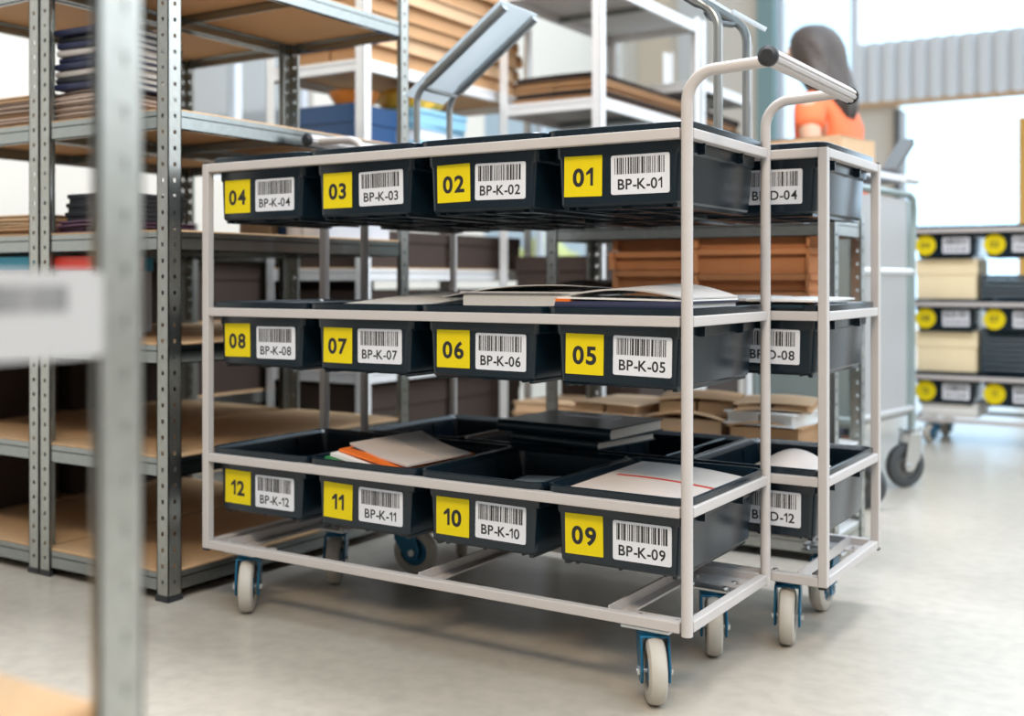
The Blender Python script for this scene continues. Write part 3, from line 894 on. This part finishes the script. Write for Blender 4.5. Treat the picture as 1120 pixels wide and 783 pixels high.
# ---- rear cart
for k, (lab, x0, x1, z, m) in enumerate((('white sheet over the rim left of the tray BP-D-08 on the rear cart', -1.045, -.80, zm + .006, 'paper_white'),
        ('white sheet on top of the tray BP-D-08 on the rear cart', -.90, -.665, zm + .004, 'paper_white'))):
    sheet('paper_sheet', lab, 'paper', [(x0, 2.14, z), (x1, 2.13, z + .003), (x1 - .005, 2.43, z + .004), (x0 + .01, 2.42, z)], m, .004, .004)
sheet('folder', 'dark folder under the white sheets on the rear cart, beside tray BP-D-08', 'folder', [(-.96, 2.135, zm - .002), (-.685, 2.13, zm - .002), (-.685, 2.43, zm - .002), (-.96, 2.43, zm - .002)], 'teal_cover', .006, 0)
book('thin teal-grey book under the dark titled book on the rear cart', -1.235, 2.262, zb + .0222, .245, .215, .018, -.16, 'teal_cover', group=None)
book('dark hardcover book with a blurred silver title, topmost on the rear cart', -1.250, 2.275, zb + .0415, .30, .225, .026, -.07, 'teal_cover', title=True)
sheet('paper_sheet', 'folded blue-white sheet standing up behind the tray with sticker 09', 'paper', [(-1.045, 2.18, zb - .03), (-.975, 2.14, zb + .0255), (-.955, 2.41, zb + .030), (-1.04, 2.40, zb - .02)], 'paper_blue', .003, .010)
sheet('paper_sheet', 'curved cream sheet bulging out of the tray BP-D-12', 'paper', [(-.865, 2.14, zb - .020), (-.69, 2.145, zb - .01), (-.69, 2.36, zb - .012), (-.865, 2.36, zb - .02)], 'warm_paper', .003, .042)

# ---- goods on the near racks
def slab_stack(n, name, cat, lab, cx, cy, z, w, d, t, mats, group, jit=.01, rz=0, seed=0, gap=.0008):
    rnd = random.Random(seed)
    for i in range(n):
        m = mats[i % len(mats)]
        flat_carton(name, lab % ordn(i, n), cx + rnd.uniform(-jit, jit), cy + rnd.uniform(-jit, jit), z, w, d, t, rz + rnd.uniform(-.02, .02), m, group, cat, seed=seed + i)
        z += t * 1.0 + gap
    return z
z = slab_stack(5, 'pink_board', 'board', 'flat pink-beige board under the dark magazine packs, %s of the pile', -2.325, 1.835, 1.0945, .185, .20, .0135, ['pink_board'], 'pink boards under the magazines', seed=11)
for i in range(9):
    mm = ['navy_cover', 'dark_cover', 'paper_grey'][i % 3] if i % 4 else 'navy_cover'
    book('dark magazine pack on the pink boards, %s of its pile' % ordn(i, 9), -2.305 + random.uniform(-.008, .008), 1.845 + random.uniform(-.008, .008), z + .004, .20, .21, .0155, .06 + random.uniform(-.04, .04), mm, 'magazine packs on the upper shelf', 'magazine', name='magazine_pack')
    z += .0165
slab_stack(6, 'pink_board', 'board', 'flat pink-beige board at the left picture edge, %s of the pile', -2.66, 1.94, 1.0945, .40, .38, .0125, ['pink_board', 'pink_board', 'cardboard_tan'], 'pink boards at the left edge', seed=12)
slab_stack(4, 'flat_carton', 'cardboard', 'flat tan carton at the left picture edge, %s of the pile', -2.66, 1.94, .8245, .40, .40, .012, ['cardboard_tan'], 'tan cartons at the left edge', seed=13)
z = slab_stack(2, 'folder', 'folder', 'purple folder under the dark files on the rack behind the foreground post, %s one', -2.30, 1.85, .8245, .20, .25, .013, ['purple_cover'], 'purple folders', seed=14)
for i in range(3):
    lidded_box('file_box', 'flat black file box over the purple folders, %s of the pile' % ordn(i, 3), -2.31 + .005 * i, 1.86, z + .004 + i * .0215, .19, .22, .021, .02 * i, 'dark_cover', 'dark_cover', group='black file boxes', lh=.5)
lidded_box('carton', 'upright cream carton behind the black file boxes', -2.30, 2.33, .825, .12, .10, .205, .1, 'cardboard_tan', 'cardboard_tan')
bottle('tall white bottle behind the black file boxes', -2.14, 2.30, .825, .035, .21, 'label_white', 'label_white')
bottle('dark blue bottle between the cream carton and the white bottle', -2.215, 2.34, .825, .032, .235, 'blue_plastic', 'black_cap')
lidded_box('carton', 'long white carton seen just left of the tray with sticker 04', -2.02, 2.36, .825, .07, .30, .155, 0, 'label_white', 'label_white')
lidded_box('file_box', 'white file box with a cyan lid at the left edge of the picture', -2.66, 1.92, .5715, .38, .33, .20, 0, 'label_white', 'cyan_cover', lh=.18)
lidded_box('file_box', 'white file box with a red lid behind the foreground post', -2.335, 1.80, .5715, .14, .16, .198, .02, 'label_white', 'red_cover', lh=.18)
for z, hh, lab in ((.0665, .21, 'bottom'), (.3205, .20, 'second'), (.5715, .20, 'third')):  # dark cartons added to keep the gaps between the shelves dark
    for i, (y, d) in enumerate(((1.93, .38), (2.34, .36))):
        lidded_box('carton', 'dark brown filler carton on the %s shelf of the furthest left rack, %s one' % (lab, ('nearer', 'further')[i]), -3.12, y, z, .40, d, hh, 0, 'cardboard_dark', 'cardboard_dark')
for z, hh, lab in ((.0665, .21, 'bottom'), (.3205, .20, 'second'), (.5715, .20, 'third')):  # more dark cartons, added as a backdrop behind the front rack
    for i in range(2):
        lidded_box('carton', 'dark filler carton deep behind the front cart, %s shelf, %s one' % (lab, ('nearer', 'further')[i]), -3.14, 2.86 + .45 * i, z, .40, .42, hh, 0, 'cardboard_dark', 'cardboard_dark')
# rack with the big pile of flat brown cardboard
slab_stack(7, 'flat_carton', 'cardboard', 'flat brown carton in the high pile behind the left sloping desk, %s', -2.66, 3.48, 1.4645, .38, .95, .056, ['cardboard', 'cardboard_tan', 'cardboard'], 'flat brown cartons on the high shelf', jit=.012, seed=21, gap=.002)
lidded_box('crate', 'dark blue crate on the shelf seen under the front rack, left of the yellow bag', -2.70, 3.10, 1.1045, .36, .25, .215, 0, 'blue_plastic', 'blue_plastic')
def bowl(label, cx, cy, z):
    MBo = MB().lathe([(0, 0), (.055, 0), (.085, .04), (.095, .06), (.091, .06), (.081, .04), (.052, .006), (0, .006)], 28)
    tag(MBo.build('bowl', 'orange_plastic', loc=(cx, cy, z), smooth=40), label, 'bowl')
bowl('orange bowl standing on the dark blue crate', -2.64, 3.12, 1.3205)
for i in range(4):
    lidded_box('pack', 'light blue plastic pack right of the blue crate, %s of the pile' % ordn(i, 4), -2.62 + .01 * (i % 2), 3.42, 1.1045 + i * .058, .30, .32, .057, .03 * (i % 3), 'light_blue' if i % 2 else 'label_white', 'light_blue', 'pack', 'light blue packs')
def bag(label, cx, cy, z, m):
    me = bpy.data.meshes.new('bag'); bm = bmesh.new(); bmesh.ops.create_icosphere(bm, subdivisions=4, radius=1)
    for v in bm.verts:
        p = v.co; k = 1 + .10 * math.sin(5 * p.x + 3 * p.y) + .07 * math.sin(9 * p.y - 4 * p.z)
        v.co = Vector((p.x * .11 * k, p.y * .13 * k, max(-.045, p.z * .060 * k) + .045))
    for f in bm.faces: f.smooth = True
    bm.to_mesh(me); bm.free(); me.materials.append(M[m])
    o = bpy.data.objects.new('bag', me); COL.objects.link(o); o.location = (cx, cy, z); tag(o, label, 'bag')
bag('crumpled yellow bag on top of the light blue packs', -2.58, 3.39, 1.3375, 'yellow_plastic')
for i in range(2):  # dark cartons added to fill the shelf openings with darkness
    for z, hh, lab in ((.0665, .28, 'bottom'), (.4045, .27, 'second'), (.7545, .13, 'third')):
        lidded_box('carton', 'dark filler carton under the tall brown cardboard pile, %s shelf, %s one' % (lab, ('nearer', 'further')[i]), -2.67, 3.22 + .53 * i, z, .38, .50, hh, 0, 'cardboard_dark', 'cardboard_dark')
# far racks
slab_stack(5, 'flat_carton', 'cardboard', 'flat brown carton on the white-looking rack above tray 01, %s', -2.20, 4.18, 1.400, .37, .78, .020, ['cardboard', 'cardboard_dark', 'cardboard'], 'flat cartons on the white-looking rack', seed=31, gap=.001)
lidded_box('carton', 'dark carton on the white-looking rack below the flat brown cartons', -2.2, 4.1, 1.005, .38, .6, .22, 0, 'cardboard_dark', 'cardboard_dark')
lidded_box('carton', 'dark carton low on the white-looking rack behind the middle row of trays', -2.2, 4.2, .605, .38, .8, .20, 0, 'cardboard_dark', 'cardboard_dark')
slab_stack(4, 'flat_carton', 'cardboard', 'flat brown carton on the far rack behind the handle, %s', -2.20, 5.0, 1.365, .37, .52, .030, ['cardboard', 'cardboard_dark'], 'flat cartons on the far rack', seed=32)
lidded_box('carton', 'dark box low on the far rack seen under the top row of trays', -2.2, 5.0, .605, .38, .5, .3, 0, 'teal_cover', 'teal_cover')
slab_stack(3, 'flat_carton', 'cardboard', 'tan carton at the foot of the white-looking rack, %s', -2.19, 3.92, .105, .38, .30, .042, ['cardboard_tan'], 'tan cartons at the foot of the white-looking rack', seed=61)
lidded_box('carton', 'big dark filler carton behind the tan cartons at the foot of the white-looking rack', -2.19, 4.36, .105, .38, .45, .42, 0, 'cardboard_dark', 'cardboard_dark')  # added so the opening above the tan cartons stays dark
lidded_box('carton', 'big dark filler carton at the foot of the far rack', -2.19, 5.0, .105, .38, .5, .42, 0, 'cardboard_dark', 'cardboard_dark')  # added to darken the view under the far rack
# low rack behind the rear cart
zs = .630
for c, (cx, cy, w) in enumerate(((-1.345, 2.965, .24), (-1.055, 2.945, .32))):
    z = zs; n = 4
    for i in range(n):
        hh = ((.046, .060, .052, .058), (.050, .046, .066, .054))[c][i]
        carton_tray('orange-brown cardboard tray on the low rack, %s of the %s column' % (ordn(i, n), ('left', 'right')[c]),
            cx + random.uniform(-.006, .006), cy + random.uniform(-.008, .004), z, w, .23, hh, random.uniform(-.015, .015), 'cardboard_orange', 'orange cardboard trays', seed=i + 5 * c)
        z += hh + .001
flat_carton('flat_carton', 'long dark brown carton left of the orange cardboard trays', -1.55, 2.95, .630, .15, .25, .075, .0, 'cardboard_dark', None, seed=41)
for i, (cx, cy, z, w, d, t, rz, m) in enumerate((( -1.50, 2.95, .280, .24, .26, .050, .05, 'cardboard_tan'), (-1.47, 2.95, .332, .22, .25, .032, -.12, 'cardboard_tan'),
        (-1.25, 2.95, .280, .22, .26, .060, .10, 'cardboard_tan'), (-1.24, 2.95, .342, .22, .22, .045, .28, 'cardboard'), (-1.02, 2.95, .280, .20, .25, .050, .03, 'cardboard'), (-1.02, 2.95, .332, .20, .24, .034, -.10, 'paper_white'), (-1.02, 2.95, .368, .20, .22, .020, .2, 'cardboard_tan'))):
    flat_carton('flat_carton', ['tan carton at the bottom left of the low rack behind the titled book', 'tan carton with a pale top right behind the titled book', 'tan carton low right of the titled book', 'brown carton lying askew on the tan one right of the titled book',
        'brown carton at the bottom right of the low rack', 'white pack on the brown carton below tray BP-D-08', 'topmost tan carton below tray BP-D-08'][i], cx, cy, z, w, d, t, rz, m, None, seed=50 + i)

# ---------------------------------------------------------------- sheet-metal trolley
def trolley():
    A = math.atan2(.705 - .0, 1)  # placeholder angle
    L0 = Vector((.845 * 1.071 - .534 * 3.54, .534 * 1.071 + .845 * 3.54, 0)); R0 = Vector((.845 * 1.379 - .534 * 3.90, .534 * 1.379 + .845 * 3.90, 0))
    d = (R0 - L0); ln = d.length; ang = math.atan2(d.y, d.x)
    r = thing('sheet_metal_trolley', 'grey sheet-metal trolley with tube frame and black wheels behind the rear cart', 'trolley', tuple(L0), ang)
    W = .34                       # depth, towards +y of the local frame
    T = 'trolley_tube'
    for x in (0, ln):
        for y in (0, W):
            hi = 1.0
            if y == 0 or True:
                s = -1 if x == 0 else 1
                pts = [(x, y, .20), (x, y, .80), (x + s * .012, y, .88), (x + s * .02, y, .95), (x + s * .012, y, .99), (x - s * .02, y, 1.005)]
                MB().tube(pts, .0125, 12).build('frame_tube', T, r, smooth=40)
    for y in (0, W):
        MB().tube([(-.012 + .03, y, 1.005), (ln - .02, y, 1.005)], .0125, 12).build('frame_tube', T, r, smooth=40)
        for z in (.27, .74):
            MB().tube([(0, y, z), (ln, y, z)], .0125, 12).build('frame_tube', 'desk_steel' if z > .5 else 'trolley_panel', r, smooth=40)
        m = MB(); m.box(.02, ln - .055, y - .004, y + .004, .28, .985); m.build('side_panel', 'trolley_panel', r, bevel=.002)
        m = MB(); m.box(ln - .055, ln - .012, y - .005, y + .005, .28, .985); m.build('edge_strip', 'trolley_tube', r, bevel=.002)
    for x in (0, ln):
        MB().box(x - .004, x + .004, .014, W - .014, .28, .93).build('end_panel', 'trolley_tube', r, bevel=.002)
        MB().tube([(x, 0, .27), (x, W, .27)], .0125, 12).build('frame_tube', T, r, smooth=40)
    MB().box(.01, ln - .01, .01, W - .01, .245, .26).build('base_plate', 'trolley_panel', r, bevel=.002)
    MB().box(-.02, ln - .03, -.01, W + .01, 1.044, 1.066).build('top_shelf', 'label_white', r, bevel=.002)
    for x in (0.0, ln):
        for y in (.0, W):
            caster_parts(r, (x, y, 0), -.5 if x else 1.6, 'black_rubber', 'zinc', R=.076, top=.20, wid=.032, hubm='dark_metal')
    # push handle and sloping plate at the right end
    g = MB(); g.tube([(ln - .12, -.02, 1.052), (ln - .01, -.02, 1.052)], .014, 12); g.build('push_handle', 'desk_steel', r, smooth=40)
    g = MB()
    u = Vector((math.cos(.62), 0, math.sin(.62)))
    n = Vector((-u.z, 0, u.x)); o = Vector((ln - .13, .0, 1.068))
    vs = [o + u * a + Vector((0, b, 0)) + n * c for c in (0, .024) for b in (0, .05) for a in (0, .20)]
    g.add(vs, [(0, 2, 3, 1), (4, 5, 7, 6), (0, 1, 5, 4), (2, 6, 7, 3), (0, 4, 6, 2), (1, 3, 7, 5)])
    g.build('sloping_plate', 'dark_metal', r, bevel=.002)
    return r, L0, ang, ln
trol, tL, tA, tN = trolley()
def on_trolley(x, y, z):
    c, s = math.cos(tA), math.sin(tA); return (tL.x + c * x - s * y, tL.y + s * x + c * y, z)
def open_box():
    w, d, hgt, t = .26, .29, .108, .005
    m = MB()
    m.box(-w / 2, w / 2, -d / 2, d / 2, 0, t)
    for s in (-1, 1):
        m.box(*sorted((s * w / 2, s * (w / 2 - t))), -d / 2, d / 2, 0, hgt); m.box(-w / 2, w / 2, *sorted((s * d / 2, s * (d / 2 - t))), 0, hgt)
    p = on_trolley(.150, .195, 1.0665)
    o = m.build('carton', 'cardboard_tan', loc=p, rot=(0, 0, tA), bevel=.002)
    tag(o, 'open tan carton in front of the person in orange', 'box')
open_box()

# ---------------------------------------------------------------- goods on the distant cart
for row, (n, t, z) in enumerate(((5, .020, RAILS3[1] + .0235), (9, .021, RAILS3[2] + .0235))):
    for i in range(n):
        book('dark document pack on the distant cart in the %s row, %s' % (('middle', 'bottom')[row], ordn(i, n)), C3[0] + .44, C3[1] + .19, z + i * (t + .001), .30, .26, t, 0, 'teal_cover', 'dark packs on the distant cart', 'document pack', name='document_pack')
    lidded_box('carton', 'cream carton at the left end of the %s row on the distant cart' % ('middle', 'bottom')[row], C3[0] + .145, C3[1] + .19, z, .26, .26, (.175, .175)[row], 0, 'cream_card', 'cream_card', lh=.4)
    if row == 0:
        lidded_box('carton', 'wide cream carton behind the dark packs on the distant cart', C3[0] + .72, C3[1] + .19, z, .22, .26, .17, 0, 'cream_card', 'cream_card', lh=.4)
for i in range(2):
    lidded_box('carton', 'white carton under the distant cart, %s one' % ('lower', 'upper')[i], C3[0] + .16, C3[1] + .18, .1115 + i * .030, .24, .28, .029, 0, 'paper_white', 'paper_white', lh=.4, group='white cartons under the distant cart')
# ---------------------------------------------------------------- person in orange, seen from behind at her left side
def skin_obj(name, chains, m, parent=None, sub=2, root=0, extra=None):
    """chains: list of lists of ((x,y,z), r) ; a chain's first entry may be an index key string already placed"""
    pts = []; rad = []; edges = []; keys = {}
    for ch in chains:
        prev = None
        for ent in ch:
            if isinstance(ent, str):
                prev = keys[ent]; continue
            if len(ent) == 3: key, p, r = ent
            else: key, (p, r) = None, ent
            pts.append(p); rad.append(r); i = len(pts) - 1
            if key: keys[key] = i
            if prev is not None: edges.append((prev, i))
            prev = i
    me = bpy.data.meshes.new(name); me.from_pydata(pts, edges, []); me.update()
    o = bpy.data.objects.new(name, me); COL.objects.link(o)
    if parent: o.parent = parent
    md = o.modifiers.new('skin', 'SKIN'); md.use_smooth_shade = True
    for i, r in enumerate(rad):
        rr = r if isinstance(r, tuple) else (r, r)
        me.skin_vertices[0].data[i].radius = rr
        me.skin_vertices[0].data[i].use_root = (i == root)
    s = o.modifiers.new('sub', 'SUBSURF'); s.levels = sub; s.render_levels = sub
    me.materials.append(M[m])
    return o

def person():
    th = math.atan2(-.994, -.111)
    r = thing('person', 'person in an orange short-sleeved shirt with long dark hair, bent over a carton', 'person', (-1.375, 4.36, 0), th)
    S = -1
    def arm(s):
        E = (s * .235, .115, 1.145); Wp = (s * .135, -.125, 1.165)
        ch = ['chest', ('sh%d' % s, (s * .165, .065, 1.385), .050), ((s * .205, .09, 1.27), .044), ('el%d' % s, E, .037),
              ((s * .19, .0, 1.15), .036), ('wr%d' % s, Wp, .026), ('pm%d' % s, (s * .115, -.17, 1.165), (.034, .020))]
        out = [ch]
        for k, (dx, l) in enumerate(((.028, .060), (.010, .070), (-.008, .064), (-.025, .050))):
            b = Vector((s * .115 + dx, -.195, 1.165))
            out.append(['pm%d' % s, (tuple(b), .010), (tuple(b + Vector((0, -l * .5, -.004))), .009), (tuple(b + Vector((-s * .004, -l * .8, -.022))), .0082), (tuple(b + Vector((-s * .006, -l * .9, -.042))), .0075)])
        out.append(['pm%d' % s, ((s * .115 - s * .040, -.165, 1.160), .011), ((s * .115 - s * .058, -.19, 1.155), .010), ((s * .115 - s * .066, -.212, 1.148), .0085)])
        return out
    def leg(s):
        return ['pel', ((s * .095, .115, .88), .085), ((s * .10, .10, .70), .072), ((s * .10, .085, .50), .055), ((s * .10, .10, .32), .050), ((s * .10, .125, .10), .034), ((s * .10, .10, .045), .036), ((s * .10, .01, .035), (.040, .028)), ((s * .10, -.06, .03), (.036, .022))]
    chains = [[('pel', (0, .12, .93), (.14, .105)), ((0, .115, 1.06), (.120, .092)), ('chest', (0, .085, 1.27), (.145, .105)), ((0, .065, 1.41), (.085, .065)), ('neck', (0, .045, 1.47), .050),
               ((0, .02, 1.535), (.062, .070)), ('head', (0, .0, 1.60), (.076, .092)), ((0, .008, 1.665), (.060, .072))],
              ['head', ((0, -.045, 1.555), (.045, .045)), ((0, -.068, 1.530), (.028, .026))],
              ['head', ((0, -.085, 1.60), (.022, .03)), ((0, -.108, 1.588), (.011, .012))]]
    for s in (-1, 1): chains += arm(s)
    for s in (-1, 1): chains.append(leg(s))
    skin_obj('body', chains, 'skin', r)
    # shirt with short sleeves
    sh = [[('a', (0, .12, .98), (.155, .122)), ((0, .115, 1.08), (.138, .112)), ('chest', (0, .088, 1.27), (.165, .125)), ((0, .066, 1.395), (.115, .085)), ((0, .052, 1.452), (.066, .062))]]
    for s in (-1, 1): sh.append(['chest', ((s * .150, .066, 1.375), .068), ((s * .185, .08, 1.315), .062), ((s * .208, .092, 1.255), .060)])
    skin_obj('shirt', sh, 'shirt_orange', r)
    tr = [[('a', (0, .12, .95), (.150, .118))]]
    for s in (-1, 1): tr.append(['a', ((s * .095, .115, .86), .098), ((s * .10, .10, .70), .084), ((s * .10, .088, .50), .068), ((s * .10, .105, .30), .062), ((s * .10, .125, .085), .056)])
    skin_obj('trousers', tr, 'trousers_grey', r)
    for s in (-1, 1):
        skin_obj('shoe', [[((s * .10, .145, .042), (.042, .040)), ((s * .10, .07, .042), (.046, .041)), ((s * .10, -.02, .036), (.050, .034)), ((s * .10, -.085, .030), (.042, .027))]], 'shoe_black', r)
    # long wavy hair falling over the back, covering the ears
    prof = [(1.706, .012, .012, .012), (1.700, .012, .045, .048), (1.682, .014, .070, .078), (1.65, .020, .089, .098), (1.61, .030, .098, .106), (1.57, .040, .102, .104),
            (1.53, .052, .108, .100), (1.49, .068, .116, .094), (1.45, .086, .120, .086), (1.41, .104, .116, .076), (1.375, .120, .100, .062), (1.345, .132, .076, .046), (1.325, .138, .045, .028), (1.318, .140, .012, .010)]
    n = 48; rg = []
    for z, cy, rx, ry in prof:
        k = max(0, min(1, (1.68 - z) / .2))
        rg.append([(rx * (1 + .05 * k * math.sin(9 * a + 26 * z)) * math.cos(a), cy + ry * (1 + .06 * k * math.sin(7 * a - 22 * z)) * math.sin(a), z + .006 * k * math.sin(5 * a)) for a in [2 * PI * i / n for i in range(n)]])
    m = MB(); m.rings(rg, True, True)
    m.build('hair', 'hair_brown', r, smooth=80)
    for s in (-1, 1):
        m = MB(); m.lathe([(0, -.012), (.007, -.0095), (.0115, -.004), (.0125, 0), (.0115, .004), (.007, .0095), (0, .012)], 16, 'Y', xf=Matrix.Translation((s * .031, -.083, 1.603)))
        m.build('eye', 'eye_white', r, smooth=60)
person()
